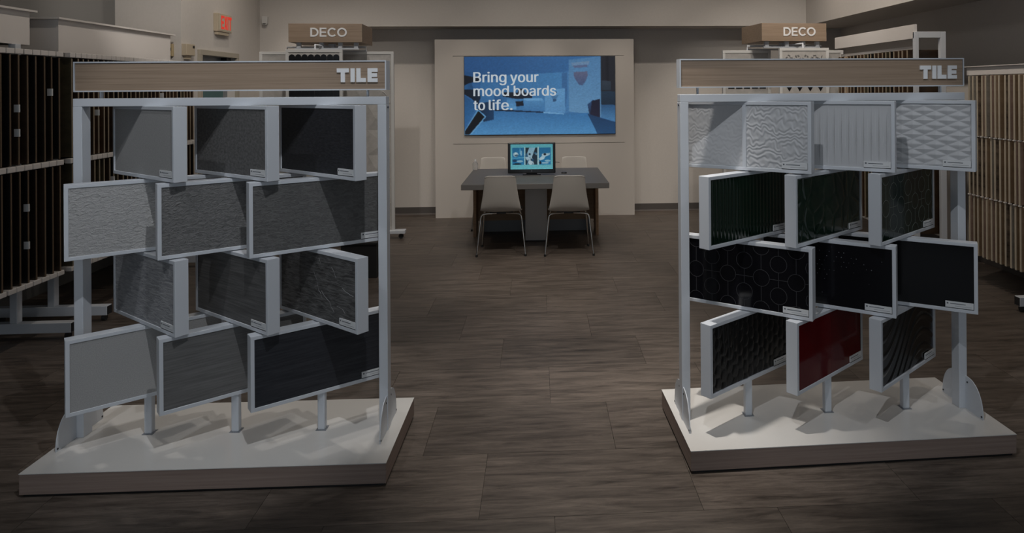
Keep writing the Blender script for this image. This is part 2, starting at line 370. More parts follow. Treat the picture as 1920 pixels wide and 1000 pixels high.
TM = {
 (0,0,0): (st('pale_grey_linen', g(.32), g(.39), scale=(140,140,140), nscale=1, rough=.7, bump=.2, dist=.0006), None, 'plain pale grey tile'),
 (0,0,1): (st('dark_grey_linen', g(.085), g(.16), scale=(60,60,85), nscale=1, rough=.6, bump=.5, dist=.0015), None, 'dark grey linen textured tile'),
 (0,0,2): (st('black_linen', (.012,.013,.016), (.034,.035,.040), scale=(40,40,130), nscale=1, rough=.5, bump=.4, dist=.001), None, 'near-black linen textured tile'),
 (0,1,0): (st('silver_grey_stone', g(.37), g(.44), scale=(48,48,80), nscale=1, rough=.55, bump=1.0, dist=.007, distort=.9, detail=3), None, 'light silver grey chiselled tile'),
 (0,1,1): (st('mid_grey_stone', g(.12), g(.185), scale=(48,48,80), nscale=1, rough=.55, bump=1.0, dist=.007, distort=.9, detail=3), None, 'mid grey chiselled tile'),
 (0,1,2): (st('charcoal_stone', g(.080), g(.13), scale=(34,34,75), nscale=1, rough=.55, bump=.8, dist=.005, distort=1.2, detail=3), None, 'charcoal chiselled tile'),
 (0,2,0): (st('grey_striated_stone', (.22,.225,.24), (.42,.42,.43), scale=(16,16,95), nscale=1, rough=.55, bump=.9, dist=.005, distort=.8), None, 'light grey striated tile'),
 (0,2,1): (st('grey_vein_cut', g(.07), g(.15), scale=(4,10,110), nscale=1, rough=.5, bump=.5, dist=.002), None, 'dark grey vein-cut tile'),
 (0,2,2): (st('split_slate', g(.035), g(.15), scale=(16,10,85), nscale=1, rough=.5, bump=1.0, dist=.006, distort=.6), 'vein', 'black split slate tile with white veins'),
 (0,3,0): (st('pale_grey_speckle', g(.30), g(.40), scale=(260,260,260), nscale=1, rough=.6, bump=.2, dist=.0005), None, 'pale grey speckled tile'),
 (0,3,1): (st('mid_grey_linear', g(.105), g(.175), scale=(4,10,120), nscale=1, rough=.5, bump=.4, dist=.0015), None, 'mid grey linear tile'),
 (0,3,2): (st('blue_black_linear', (.012,.014,.019), (.036,.038,.045), scale=(4,10,110), nscale=1, rough=.45, bump=.4, dist=.0015), None, 'blue-black linear tile'),
 (1,0,0): (mat('white_gloss_tile', (.56,.565,.58), .28), 'ripple', 'pair of white rippled tiles'),
 (1,0,1): (mat('white_ribbed_tile', (.54,.545,.56), .35), 'ribs', 'white ribbed tile'),
 (1,0,2): (mat('white_diamond_tile', (.54,.545,.56), .38), 'diamond', 'white tile with raised diamonds'),
 (1,1,0): (mat('green_fluted_glaze', (.003,.013,.007), .10), 'flutes', 'bottle green fluted glossy tile'),
 (1,1,1): (st('green_leaf_glaze', (.008,.020,.013), (.016,.028,.018), scale=(1,1,1), nscale=18, detail=1, rough=.10, lo=.47, hi=.53), 'leaf', 'dark green glossy leaf relief tile'),
 (1,1,2): (mat('green_ring_glaze', (.004,.014,.009), .12, spec=.35), 'rings', 'dark green tile with linked ring lines'),
 (1,2,0): (mat('black_ring_glaze', (.006,.006,.008), .12), 'rings', 'black tile with linked ring lines'),
 (1,2,1): (mat('black_sparkle_glaze', (.005,.005,.007), .12), 'dots', 'black tile with silver dots'),
 (1,2,2): (mat('black_plain_glaze', (.005,.005,.006), .12), None, 'plain black tile'),
 (1,3,0): (mat('black_pebble_glaze', (.007,.007,.007), .22, spec=.3), 'oval', 'black tile with raised ovals'),
 (1,3,1): (mat('red_gloss_glaze', (.085,.001,.003), .06, spec=.14), 'pair', 'pair of glossy deep red tiles'),
 (1,3,2): (mat('black_wave_glaze', (.007,.007,.007), .22, spec=.3), 'wave', 'black tile with long waves'),
}
M_LINE = mat('grey_line_inlay', (.048,.048,.053), .35)
M_LINEG = mat('green_line_inlay', (.13,.15,.135), .35)
M_SILVER = mat('silver_dot', (.45,.46,.50), .25, .6)
M_VEIN = mat('white_vein', (.42,.42,.42), .5)
M_BACK = mat('board_back', (.32,.33,.34), .6)
def ring_lines(fr, m, seed=0):
    b = MB(); yy = -FT/2+0.0036; hx, hz = TWD/2-0.002, THT/2-0.002; tw = 0.0022
    def inside(q): return all(abs(x) <= hx and abs(z) <= hz for x, z in q)
    ax = [-0.42+0.166*k for k in range(6)]; rr = 0.0405
    def rg(cx, cz):
        for q in arc(cx, cz, rr, rr, 0, 360, 40, tw):
            if inside(q): b.prism(q, 'y', yy-0.0006, yy)
    def ln(x0, x1, z0, z1):
        x0, x1, z0, z1 = max(x0, -hx), min(x1, hx), max(z0, -hz), min(z1, hz)
        if x1 > x0 and z1 > z0: b.prism(rc(x0, x1, z0, z1), 'y', yy-0.0006, yy)
    for i, x in enumerate(ax):
        for z in (-0.15, 0, 0.15): rg(x, z)
        for z in (-0.075, 0.075):
            rg(x+0.083, z); ln(x-tw/2, x+tw/2, z-0.0345, z+0.0345)
            ln(x+0.083-tw/2, x+0.083+tw/2, z+(rr if z > 0 else -0.09), z+(0.09 if z > 0 else -rr))
        ln(x+0.083-tw/2, x+0.083+tw/2, -0.0345, 0.0345)
        ln(x+rr, x+0.166-rr, -tw/2, tw/2)
    b.build('ring_lines', m, fr)['kind'] = 'stuff'
def build_panel(stand, s, r, c):
    xo = 0.0021 if s == 0 else 0.0152
    fr = swivel(stand, r, c, YAW[(s, r)][c], xo, 0.3993, 0.0037)
    m, kind, lab = TM[(s, r, c)]
    if kind is None or kind in ('rings', 'dots'):
        grid('tile', flat, 1, 1, m, fr, label=lab)
    elif kind == 'vein':
        grid('tile', flat, 1, 1, m, fr, label=lab)
        b = MB(); rn = random.Random(3); yy = -FT/2+0.0037
        for (x, z, n, ang) in ((-.02, .06, 6, -.9), (.12, .10, 3, -.7), (.04, -.02, 7, -.75), (.2, .02, 4, -.6), (.02, .13, 2, -1.2), (.16, -.07, 3, -.5)):
            for k in range(n):
                a = ang+rn.uniform(-.5, .5); l = rn.uniform(.008, .028); w = rn.uniform(.0006, .0016)
                x2, z2 = x+l*math.cos(a), z+l*math.sin(a)
                if abs(x2) > .29 or abs(z2) > .145: break
                b.prism([(x, z-w), (x2, z2-w), (x2, z2+w), (x, z+w)], 'y', yy-.0003, yy); x, z = x2, z2
        b.build('white_veins', M_VEIN, fr)['kind'] = 'stuff'
    elif kind == 'ripple':
        w = TWD/2-0.0015
        for sg in (-1, 1):
            grid('tile', lambda x, z: .0014+(.0012 if sg > 0 else .0004)*math.sin(z*240+8*noise.noise(Vector((x*16+sg*5, z*13, 0)))+6*noise.noise(Vector((x*50, z*26, sg*3)))), 110, 110, m, fr, w=w, x0=sg*TWD/4, y=-FT/2+0.0072, label='white rippled square tile')
        MB().box(-0.009, 0.009, -FT/2+0.001, -FT/2+0.010, -THT/2, THT/2).build('divider_bar', M_WHITE, fr)
    elif kind == 'ribs':
        def rib(x, z):
            u = ((x+TWD/2)/0.0335) % 1.0
            return .0055*max(0.0, 1-abs(u-.5)/.13)+.0012*u
        grid('tile', rib, 252, 2, m, fr, y=-FT/2+0.0072, smooth=False, label=lab)
    elif kind == 'diamond':
        def dia(x, z):
            u, v = x/0.10+z/0.047, x/0.10-z/0.047
            u, v = abs((u % 1)-.5), abs((v % 1)-.5)
            return .0055*(1-max(u, v)*2)
        grid('tile', dia, 120, 60, m, fr, y=-FT/2+0.0080, smooth=False, label=lab)
    elif kind == 'flutes':
        grid('tile', lambda x, z: .0030*abs(math.sin((x+.3)*PI/0.0275))**.8, 176, 8, m, fr, y=-FT/2+0.0062, label=lab)
    elif kind == 'leaf':
        grid('tile', voro(.0022, 26, 5, 1.5, 40), 96, 52, m, fr, y=-FT/2+0.0062, label=lab)
    elif kind == 'oval':
        def ov(x, z):
            r_ = math.floor((x+.4)/.042); u = ((x+.4)/.042) % 1-.5; zz = ((z+.3+(.03 if r_ % 2 else 0))/.06) % 1-.5
            d = math.sqrt(u*u*3.2+zz*zz*3.2)
            return .0036*max(0, 1-d*d)**.6+.002*math.sin(x*30+z*22)
        grid('tile', ov, 150, 84, m, fr, y=-FT/2+0.0092, label=lab)
    elif kind == 'pair':
        w = TWD/2-0.0006
        for sg in (-1, 1): grid('tile', flat, 1, 1, m, fr, w=w, x0=sg*TWD/4, label='glossy deep red square tile')
    elif kind == 'wave':
        grid('tile', lambda x, z: .0034*math.sin((z*1.0-.10*math.sin(x*9+.6)-.34*x)*80), 90, 70, m, fr, y=-FT/2+0.0085, label=lab)
    if kind == 'rings': ring_lines(fr, M_LINEG if r == 1 else M_LINE)
    if kind == 'dots':
        b = MB(); yy = -FT/2+0.0038; rn = random.Random(9)
        for i in range(26):
            for j in range(13):
                x, z = -.285+i*.0226+(j % 2)*.0113, -.138+j*.0226
                if rn.random() > .06+.8*math.exp(-((x+.02)/.14)**2-((z-.06)/.075)**2): continue
                if z < -.09 and x > .15: continue
                q = rn.uniform(.0011, .0024)
                b.prism([(x+q*math.cos(a), z+q*math.sin(a)) for a in [PI/3*k for k in range(6)]], 'y', yy-.0004, yy)
        b.build('silver_dots', M_SILVER, fr)['kind'] = 'stuff'
    label_plate(fr)
    MB().box(-TWD/2, TWD/2, FT/2-0.012, FT/2-0.004, -THT/2, THT/2).build('back_board', M_BACK, fr)
for s, stand in ((0, L), (1, R)):
    for r in range(4):
        for c in range(3): build_panel(stand, s, r, c)

# ================================================================== FEATURE PANEL AND SCREEN
FY = 9.10
fp = thing('feature_panel', 'tall pale freestanding panel holding the wall screen at the back of the room', 'display panel', (0, 0, 0))
x0, x1, zt = -1.368, 1.28, 2.365
MB().box(x0, x1, FY+0.02, FY+0.26, 0.0, zt).build('carcass', M_PANELW, fp)
g2 = 0.003
for nm, a in (('stile', (x0, -1.13, 0, zt)), ('stile', (1.15, x1, 0, zt)), ('face_board', (-1.13, 1.15, 2.143+g2, zt)),
              ('face_board', (-1.13, 1.15, 0.975+g2, 2.143-g2)), ('face_board', (-1.13, 1.15, 0, 0.975-g2))):
    MB().box(a[0], a[1], FY, FY+0.0198, a[2], a[3]).build(nm, M_PANELW, fp)
tv = thing('wall_screen', 'large wide blue wall screen reading Bring your mood boards to life', 'screen', (0.0225, FY-0.001, 1.615))
TVW, TVH = 2.003, 1.035
MB().box(-TVW/2-0.004, TVW/2+0.004, -0.020, 0, -TVH/2-0.004, TVH/2+0.004).build('bezel', M_BEZEL, tv)
import numpy as np
def raster(nx, nz, w, h, shapes, blur=1, grain=0.0, seed=1):
    """paint polygons (pixel coordinates of a w x h picture, y down) into an nx x nz colour array, sRGB 0..255"""
    X, Y = np.meshgrid((np.arange(nx)+.5)*w/nx, (np.arange(nz)+.5)*h/nz)
    img = np.zeros((nz, nx, 3))
    for c1, c2, (gx, gy), poly in shapes:
        ins = np.zeros(X.shape, bool); n = len(poly)
        for a in range(n):
            (xa, ya), (xb, yb) = poly[a], poly[(a+1) % n]
            if ya == yb: continue
            ins ^= ((ya > Y) != (yb > Y)) & (X < (xb-xa)*(Y-ya)/(yb-ya)+xa)
        p = np.array(poly, float); t = X*gx+Y*gy; q = p[:, 0]*gx+p[:, 1]*gy
        t = np.clip((t-q.min())/max(1e-6, q.max()-q.min()), 0, 1)[..., None]
        img = np.where(ins[..., None], np.array(c1)*(1-t)+np.array(c2)*t, img)
    for _ in range(blur):
        P = np.pad(img, ((1, 1), (1, 1), (0, 0)), 'edge')
        img = (P[1:-1, 1:-1]*4+P[:-2, 1:-1]+P[2:, 1:-1]+P[1:-1, :-2]+P[1:-1, 2:])/8
    if grain:
        rs = np.random.RandomState(seed); g1 = rs.randn(nz, nx, 1)
        g1 = g1+np.roll(g1, 1, 0)+np.roll(g1, 1, 1)+np.roll(g1, 2, 1)
        img = np.clip(img*(1+grain*g1/2), 0, 255)
    return img
M_SCREEN = bpy.data.materials.new('lit_screen'); M_SCREEN.use_nodes = True
_b = M_SCREEN.node_tree.nodes['Principled BSDF']; _a = M_SCREEN.node_tree.nodes.new('ShaderNodeVertexColor'); _a.layer_name = 'picture'
_b.inputs['Base Color'].default_value = (.01, .01, .01, 1); _b.inputs['Roughness'].default_value = .4; _b.inputs['Emission Strength'].default_value = 1
M_SCREEN.node_tree.links.new(_a.outputs['Color'], _b.inputs['Emission Color'])
def screen(name, img, w, h, y, parent, cx=0, cz=0):
    nz, nx = img.shape[:2]
    vs = [(cx-w/2+w*i/(nx-1), y, cz+h/2-h*j/(nz-1)) for j in range(nz) for i in range(nx)]
    me = bpy.data.meshes.new(name)
    me.from_pydata(vs, [], [(j*nx+i, (j+1)*nx+i, (j+1)*nx+i+1, j*nx+i+1) for j in range(nz-1) for i in range(nx-1)])
    v = img.reshape(-1, 3)/255; l = np.where(v <= .04045, v/12.92, ((v+.055)/1.055)**2.4)
    ca = me.color_attributes.new('picture', 'FLOAT_COLOR', 'POINT')
    ca.data.foreach_set('color', np.concatenate([l, np.ones((len(l), 1))], 1).astype(np.float32).ravel())
    me.materials.append(M_SCREEN)
    return link(name, me, parent)
V, H_, D = (0, 1), (1, 0), (1, 1)
tvs = [
 ((40,84,134), (62,112,160), D, [(0,0),(1229,0),(1229,635),(0,635)]),
 ((34,74,122), (52,100,150), H_, [(0,0),(1110,0),(1110,60),(860,105),(760,150),(130,165),(0,130)]),
 ((50,100,148), (62,116,164), H_, [(130,165),(800,130),(800,440),(130,445)]),
 ((30,70,116), (40,84,132), H_, [(0,120),(330,150),(330,170),(130,200),(0,170)]),
 ((56,104,152), (66,116,164), H_, [(790,140),(860,118),(860,455),(830,462),(795,470)]),
 ((50,92,138), (56,100,146), V, [(790,140),(835,132),(835,300),(820,440),(795,470)]),
 ((72,116,158), (92,136,174), V, [(850,30),(1112,0),(1112,500),(1000,470),(850,452)]),
 ((46,98,148), (74,132,180), V, [(0,635),(40,620),(240,440),(340,430),(640,455),(820,470),(1000,462),(1112,505),(1229,540),(1229,635)]),
 ((8,14,24), (14,26,42), H_, [(0,150),(120,175),(128,205),(50,212),(0,235)]),
 ((34,82,128), (28,66,108), H_, [(0,238),(60,212),(75,262),(0,272)]),
 ((10,18,30), (16,34,54), H_, [(0,265),(122,270),(132,335),(110,395),(60,340),(0,305)]),
 ((30,72,116), (42,92,140), D, [(0,310),(110,395),(20,530),(0,540)]),
 ((14,34,60), (24,56,90), H_, [(110,380),(240,360),(236,512),(155,528),(108,440)]),
 ((84,138,182), (100,152,194), V, [(0,600),(108,425),(178,485),(50,635),(0,635)]),
 ((5,8,13), (12,18,28), V, [(6,600),(112,440),(164,488),(40,632),(6,632)]),
 ((36,80,126), (48,98,146), H_, [(240,300),(345,330),(345,428),(240,440)]),
 ((10,18,30), (16,30,48), H_, [(310,290),(550,298),(548,340),(420,345),(310,325)]),
 ((12,22,38), (12,22,38), V, [(440,262),(480,262),(490,300),(430,300)]),
 ((64,118,166), (84,140,186), V, [(345,345),(420,345),(420,430),(345,428)]),
 ((10,20,34), (12,22,38), V, [(415,365),(475,362),(480,402),(418,405)]),
 ((76,130,176), (56,106,154), V, [(482,352),(500,342),(625,342),(642,356),(642,440),(620,452),(480,440)]),
 ((100,152,196), (92,146,190), H_, [(480,342),(630,342),(640,362),(480,358)]),
 ((12,28,48), (16,34,58), H_, [(250,428),(640,450),(640,460),(240,440)]),
 ((90,142,186), (80,130,176), V, [(652,275),(815,262),(818,455),(806,472),(650,458)]),
 ((110,160,200), (104,154,196), H_, [(640,452),(806,466),(806,474),(640,462)]),
 ((34,62,98), (40,72,108), H_, [(722,288),(748,286),(748,300),(722,302)]),
 ((60,104,146), (66,110,150), H_, [(705,325),(765,315),(750,345),(712,350)]),
 ((40,70,106), (44,76,112), H_, [(718,350),(746,348),(746,366),(718,368)]),
 ((104,132,160), (92,124,160), V, [(870,55),(1020,40),(1010,72),(872,84)]),
 ((78,92,126), (84,98,132), V, [(885,78),(1000,70),(1000,90),(890,96)]),
 ((88,92,118), (62,80,116), V, [(888,130),(1000,124),(1003,160),(985,205),(960,238),(930,232),(905,195),(888,160)]),
 ((40,76,120), (26,30,50), V, [(1000,395),(1050,352),(1052,500),(1018,496)]),
 ((22,24,42), (30,30,50), V, [(1035,365),(1100,350),(1104,505),(1020,498)]),
 ((26,28,36), (30,32,40), V, [(1110,0),(1229,0),(1229,410),(1110,400)]),
 ((18,20,28), (22,24,32), V, [(1150,0),(1175,0),(1175,200),(1150,200)]),
 ((44,54,66), (36,46,58), V, [(1118,200),(1192,205),(1192,278),(1118,280)]),
 ((30,48,66), (24,38,54), V, [(1110,285),(1229,290),(1229,400),(1110,392)]),
 ((40,76,114), (72,122,166), V, [(1110,395),(1229,400),(1229,532),(1110,500)]),
 ((26,54,88), (34,70,108), V, [(1000,470),(1112,505),(1229,540),(1229,635),(1080,635)]),
]
screen('screen_picture', raster(300, 155, 1229, 635, tvs, 1, .03)*.93, TVW, TVH, -0.0206, tv)
M_TXT = glow('screen_text', (176, 184, 190))
def text_obj(body, size, loc, parent, m, off=0.0):
    cu = bpy.data.curves.new('text', 'FONT'); cu.body = body; cu.size = size; cu.offset = off; cu.extrude = 0.0004
    if VF: cu.font = VF
    o = bpy.data.objects.new('text', cu); C.objects.link(o)
    bpy.context.view_layer.update()
    me = bpy.data.meshes.new_from_object(o.evaluated_get(bpy.context.evaluated_depsgraph_get()))
    bpy.data.objects.remove(o); me.materials.clear(); me.materials.append(m)
    return me
VF = None; CAP = 0.1345
try:
    import os
    fp_ = os.path.join(bpy.utils.system_resource('DATAFILES'), 'fonts', 'Inter.woff2')
    if os.path.exists(fp_): VF = bpy.data.fonts.load(fp_)
except Exception:
    VF = None
capm = text_obj('B', 0.192, (0, 0, 0), tv, M_TXT); capk = CAP/(max(v.co.y for v in capm.vertices)-min(v.co.y for v in capm.vertices)); bpy.data.meshes.remove(capm)
for line, xa, xb, zb in (('Bring', -0.857, -0.428, 1.793), ('your', -0.372, -0.003, 1.793), ('mood', -0.857, -0.396, 1.611), ('boards', -0.326, 0.230, 1.611), ('to', -0.857, -0.712, 1.424), ('life.', -0.656, -0.350, 1.424)):
    me = text_obj(line, 0.192, (0, 0, 0), tv, M_TXT)
    xs = [v.co.x for v in me.vertices]; x_a, x_b = min(xs), max(xs); k = (xb-xa)/(x_b-x_a)
    bm = bmesh.new(); bm.from_mesh(me)
    for v in bm.verts: v.co = ((v.co.x-x_a)*k-.0042, -v.co.z-0.0222, v.co.y*capk)
    ge = bmesh.ops.duplicate(bm, geom=bm.verts[:]+bm.edges[:]+bm.faces[:])['geom']
    for v in ge:
        if isinstance(v, bmesh.types.BMVert): v.co.x += .0085; v.co.y -= .0002
    bmesh.ops.recalc_face_normals(bm, faces=bm.faces[:]); bm.to_mesh(me); bm.free()
    link('screen_text', me, tv, (xa-0.0225, 0, zb-1.615))

# ================================================================== TABLE, CHAIRS, COMPUTER
tb = thing('meeting_table', 'large grey-topped table with wood panels in front of the wall screen', 'table', (-0.036, 7.58, 0))
MB().box(-0.749, 0.749, -0.68, 0.69, 0.685, 0.74).build('tabletop', M_TABLE, tb, bevel=0.004)
M_TWOOD = noisy('table_oak', (0.34, 0.215, 0.12), (0.46, 0.30, 0.18), (1.2, 30, 38), 1.6, 6, 0.5, 0.05, 0.0006, 0.3, 0.7, distort=0.6)
MB().box(-0.72, 0.72, 0.585, 0.615, 0.135, 0.684).build('back_panel', M_TWOOD, tb)
MB().box(-0.65, 0.65, 0.592, 0.612, 0.0, 0.134).build('plinth_strip', mat('plinth_grey', (0.26, 0.27, 0.28), 0.35), tb)
for s in (-1, 1): MB().box(s*0.705-0.017, s*0.705+0.017, 0.30, 0.584, 0, 0.684).build('end_panel', M_TWOOD, tb)
MB().box(-0.122, 0.122, 0.03, 0.5, 0.012, 0.684).build('pedestal', mat('pedestal_white', (0.62, 0.60, 0.58), 0.4), tb, bevel=0.003)
MB().box(-0.112, 0.112, 0.04, 0.49, 0, 0.012).build('pedestal_foot', M_DARK, tb)

def chair(label, loc, rz, group):
    t = thing('shell_chair', label, 'chair', loc, rz, group)
    # profile from the top of the back to the front lip: (y, z, half width, side lift)
    prof = [(-0.300, .832, .150, .000), (-0.296, .826, .156, -.004), (-0.285, .76, .163, -.010), (-0.268, .68, .172, -.014), (-0.250, .60, .184, -.016),
            (-0.232, .53, .198, -.014), (-0.205, .482, .208, -.004), (-0.165, .452, .212, .008), (-0.11, .442, .213, .012),
            (-0.03, .440, .214, .012), (0.06, .446, .213, .010), (0.13, .448, .208, .006), (0.165, .440, .200, .002), (0.185, .420, .192, 0)]
    n = 12; vs = []
    for i, (y, z, hw, lift) in enumerate(prof):
        for j in range(n+1):
            u = -1+2*j/n; e = abs(u)**3
            upright = 1 if i < 6 else 0
            vs.append((u*hw, y+(-lift*e*1.2 if upright else 0), z+(lift*e*1.6 if not upright else 0)-(0.022*max(0, abs(u)-.8)/.2 if i == 0 else 0)))
    b = MB().add(vs, [(i*(n+1)+j, i*(n+1)+j+1, (i+1)*(n+1)+j+1, (i+1)*(n+1)+j) for i in range(len(prof)-1) for j in range(n)], 0, True)
    o = b.build('seat_shell', M_SHELL, t)
    so = o.modifiers.new('solid', 'SOLIDIFY'); so.thickness = 0.010; so.offset = 0
    ss = o.modifiers.new('sub', 'SUBSURF'); ss.levels = 1; ss.render_levels = 2
    for sx in (-1, 1):
        for y_top, y_foot, xf, xk in ((-0.13, -0.195, .247, .205), (0.10, 0.235, .225, .190)):
            pts = [(sx*.05, y_top*.8, .424), (sx*(xk-.055), y_top, .424), (sx*(xk-.02), y_top*1.02, .418), (sx*(xk-.003), y_top*1.05, .402), (sx*(xk+.004), y_top*1.08, .375), (sx*xf, y_foot, .012)]
            lg = MB().tube(pts, .0085, 10).build('leg', M_CHROME, t)
            MB().tube([(sx*xf, y_foot, 0), (sx*xf, y_foot, .022)], .0125, 10).build('foot_cap', M_RUBBER, lg)
    MB().box(-.12, .12, -.10, .08, .416, .4335).build('seat_bracket', M_DARK, t)
    return t
G = 'white shell chairs around the meeting table'
c1 = chair('white shell chair facing the table on the bottle side, back to the aisle', (-0.390, 7.148, 0), 0.0, G)
def copy_chair(label, loc, rz):
    c = dup(c1); c.location = loc; c.rotation_euler = (0, 0, rz); c['label'] = label; return c
copy_chair('white shell chair facing the table by the black puck, back to the aisle', (0.302, 7.108, 0), 0.0)
copy_chair('white shell chair behind the table next to the small clear bottle', (-0.585, 8.46, 0), PI)
copy_chair('white shell chair behind the table on the side without the bottle', (0.450, 8.44, 0), PI)

pc = thing('desktop_computer', 'black all-in-one computer with a lit blue screen on the meeting table', 'computer', (-0.081, 7.62, 0.74))
SW, SH, S0 = 0.530, 0.342, 0.020
body = MB().box(-SW/2, SW/2, -0.02, 0.02, 0, SH).build('housing', M_BEZEL, pc, (0, 0, S0), (-0.06, 0, 0), 0.008)
pcs = [((72,140,150), (84,152,162), V, [(0,0),(316,0),(316,186),(0,186)])]
for x0_ in (14, 112, 212):
    pcs.append(((18,84,122), (24,98,140), V, [(x0_,26),(x0_+88,26),(x0_+88,152),(x0_,152)]))
for x0_ in (104, 203): pcs.append(((146,166,170), (146,166,170), V, [(x0_,20),(x0_+7,20),(x0_+7,154),(x0_,154)]))
rp = random.Random(5)
def blob(cx, cy, rx, ry, c): pcs.append((c, c, V, [(cx+rx*math.cos(a), cy+ry*math.sin(a)) for a in [PI/5*k for k in range(10)]]))
# first photo: pale basin and jars above a blue shelf
for a in ((40,76,20,18,(128,156,168)), (44,82,14,8,(52,80,96)), (40,70,8,6,(168,184,190)), (72,52,5,24,(60,130,166)), (80,66,7,20,(110,150,170))): blob(*a)
pcs.append(((60,128,160), (60,128,160), V, [(14,98),(102,96),(102,104),(14,106)]))
for a in ((32,122,18,10,(12,50,80)), (70,126,24,8,(110,150,168)), (50,146,34,6,(10,24,34))): blob(*a)
# second photo: dark stone with a pale diagonal swathe
pcs.append(((14,26,36), (20,40,54), V, [(112,26),(200,26),(200,152),(112,152)]))
pcs.append(((104,142,160), (150,168,176), V, [(140,26),(186,26),(160,96),(176,150),(140,152),(112,100)]))
for k in range(16): blob(rp.uniform(116,196), rp.uniform(34,148), rp.uniform(4,11), rp.uniform(3,10), rp.choice(((16,34,48),(30,76,104),(150,170,178),(86,120,138),(18,60,88))))
# third photo: white bowl and tap on blue
pcs.append(((120,152,168), (150,172,180), V, [(212,110),(250,70),(296,66),(290,84),(262,88),(250,112),(222,120)]))
for a in ((256,80,24,12,(138,160,170)), (256,76,11,8,(14,22,30)), (276,124,22,8,(112,152,168)), (258,140,28,5,(140,166,176)), (222,138,8,12,(8,20,30))): blob(*a)
screen('display_picture', raster(158, 93, 316, 186, pcs, 1, .05, 3), 0.470, 0.277, -0.0206, body, 0, 0.184)
MB().tube([(0, -0.0205, 0.026), (0, -0.021, 0.026)], 0.006, 12).build('button', mat('grey_button', (0.2, 0.2, 0.2), 0.3, 0.8), body)
MB().box(-0.10, 0.10, -0.025, 0.14, 0, 0.012).box(-0.06, 0.06, 0.03, 0.05, 0.012, 0.15).build('stand', M_BEZEL, pc)
MB().tube([(SW/2+.001, .0, .12), (SW/2+.03, .01, .118), (SW/2+.045, .012, .113)], .003, 8).build('side_plug', M_DARK, body)
gl = mat('clear_plastic', (0.85, 0.85, 0.85), 0.08); gl.node_tree.nodes['Principled BSDF'].inputs['Transmission Weight'].default_value = 0.75
bt = thing('pump_bottle', 'small clear bottle with a white cap on the table corner', 'bottle', (-0.760, 8.20, 0.7402))
MB().tube([(0,0,0), (0,0,.005), (0,0,.07), (0,0,.085), (0,0,.098)], [.030, .033, .033, .024, .012], 16).build('bottle_body', gl, bt)
MB().tube([(0,0,.0985), (0,0,.125)], [.013, .010], 12).build('bottle_cap', M_LETTER, bt)
tag(MB().tube([(0,0,0), (0,0,.010), (0,0,.014)], [.032, .032, .024], 18).build('cable_grommet', M_DARK, None, (0.283, 7.735, 0.7402)), 'small black round puck lying flat on the grey tabletop', 'puck')

# ================================================================== SAMPLE RACKS ALONG THE SIDES
def nm_board(n, face, edge, rough=.35): return (noisy(n, face[0], face[1], (2, 20, 4), 4, 4, rough, .1, .001), mat(n+'_edge', edge, .6))
BLACKS = [nm_board('black_board', ((.008,.008,.009), (.016,.015,.015)), (.13,.085,.05)),
          nm_board('espresso_board', ((.014,.010,.008), (.024,.017,.013)), (.12,.078,.045)),
          nm_board('umber_board', ((.030,.019,.013), (.050,.032,.022)), (.15,.10,.06))]
BROWNS = [nm_board('walnut_board', ((.030,.018,.011), (.055,.034,.020)), (.30,.24,.17)), nm_board('chestnut_board', ((.05,.028,.016), (.08,.046,.027)), (.32,.26,.19)),
          nm_board('ebony_board', ((.010,.009,.008), (.018,.015,.013)), (.30,.24,.17)), nm_board('olive_board', ((.05,.042,.025), (.08,.066,.04)), (.28,.23,.16))]
TANS = [nm_board('sand_board', ((.30,.215,.14), (.40,.29,.20)), (.50,.43,.33)), nm_board('rose_board', ((.27,.18,.14), (.35,.25,.20)), (.50,.43,.33)),
        nm_board('mosaic_board', ((.04,.03,.022), (.24,.18,.13)), (.50,.43,.33)), nm_board('hazel_board', ((.19,.125,.075), (.26,.18,.11)), (.50,.43,.33)),
        nm_board('stone_board', ((.22,.195,.165), (.31,.28,.24)), (.50,.43,.33))]
board_cache = {}
def board(parent, pal, k, depth, h, sgn, loc, yaw, th=.0055):
    key = (pal[k][0].name, depth, round(h, 3), sgn)
    if key not in board_cache:
        b = MB()
        b.prism([(-th, 0), (th, 0), (th, h-.006), (th-.002, h), (-th+.002, h), (-th, h-.006)], 'x', 0.004*sgn, depth*sgn, 0)
        b.box(min(0, .004*sgn), max(0, .004*sgn), -th, th, 0, h-.004, 1)
        o = b.build('sample_board', list(pal[k]), parent, loc, (0, 0, yaw)); board_cache[key] = o.data; return o
    return link('sample_board', board_cache[key], parent, loc, (0, 0, yaw))
clip_me = {}
def clip(parent, loc, w, h, d=.045):
    key = (w, h, d)
    if key not in clip_me:
        o = MB().box(-d/2, d/2, -w/2, w/2, 0, h).build('board_clip', M_RACK, parent, loc, bevel=.004); clip_me[key] = o.data; return o
    return link('board_clip', clip_me[key], parent, loc, bevel=.004)
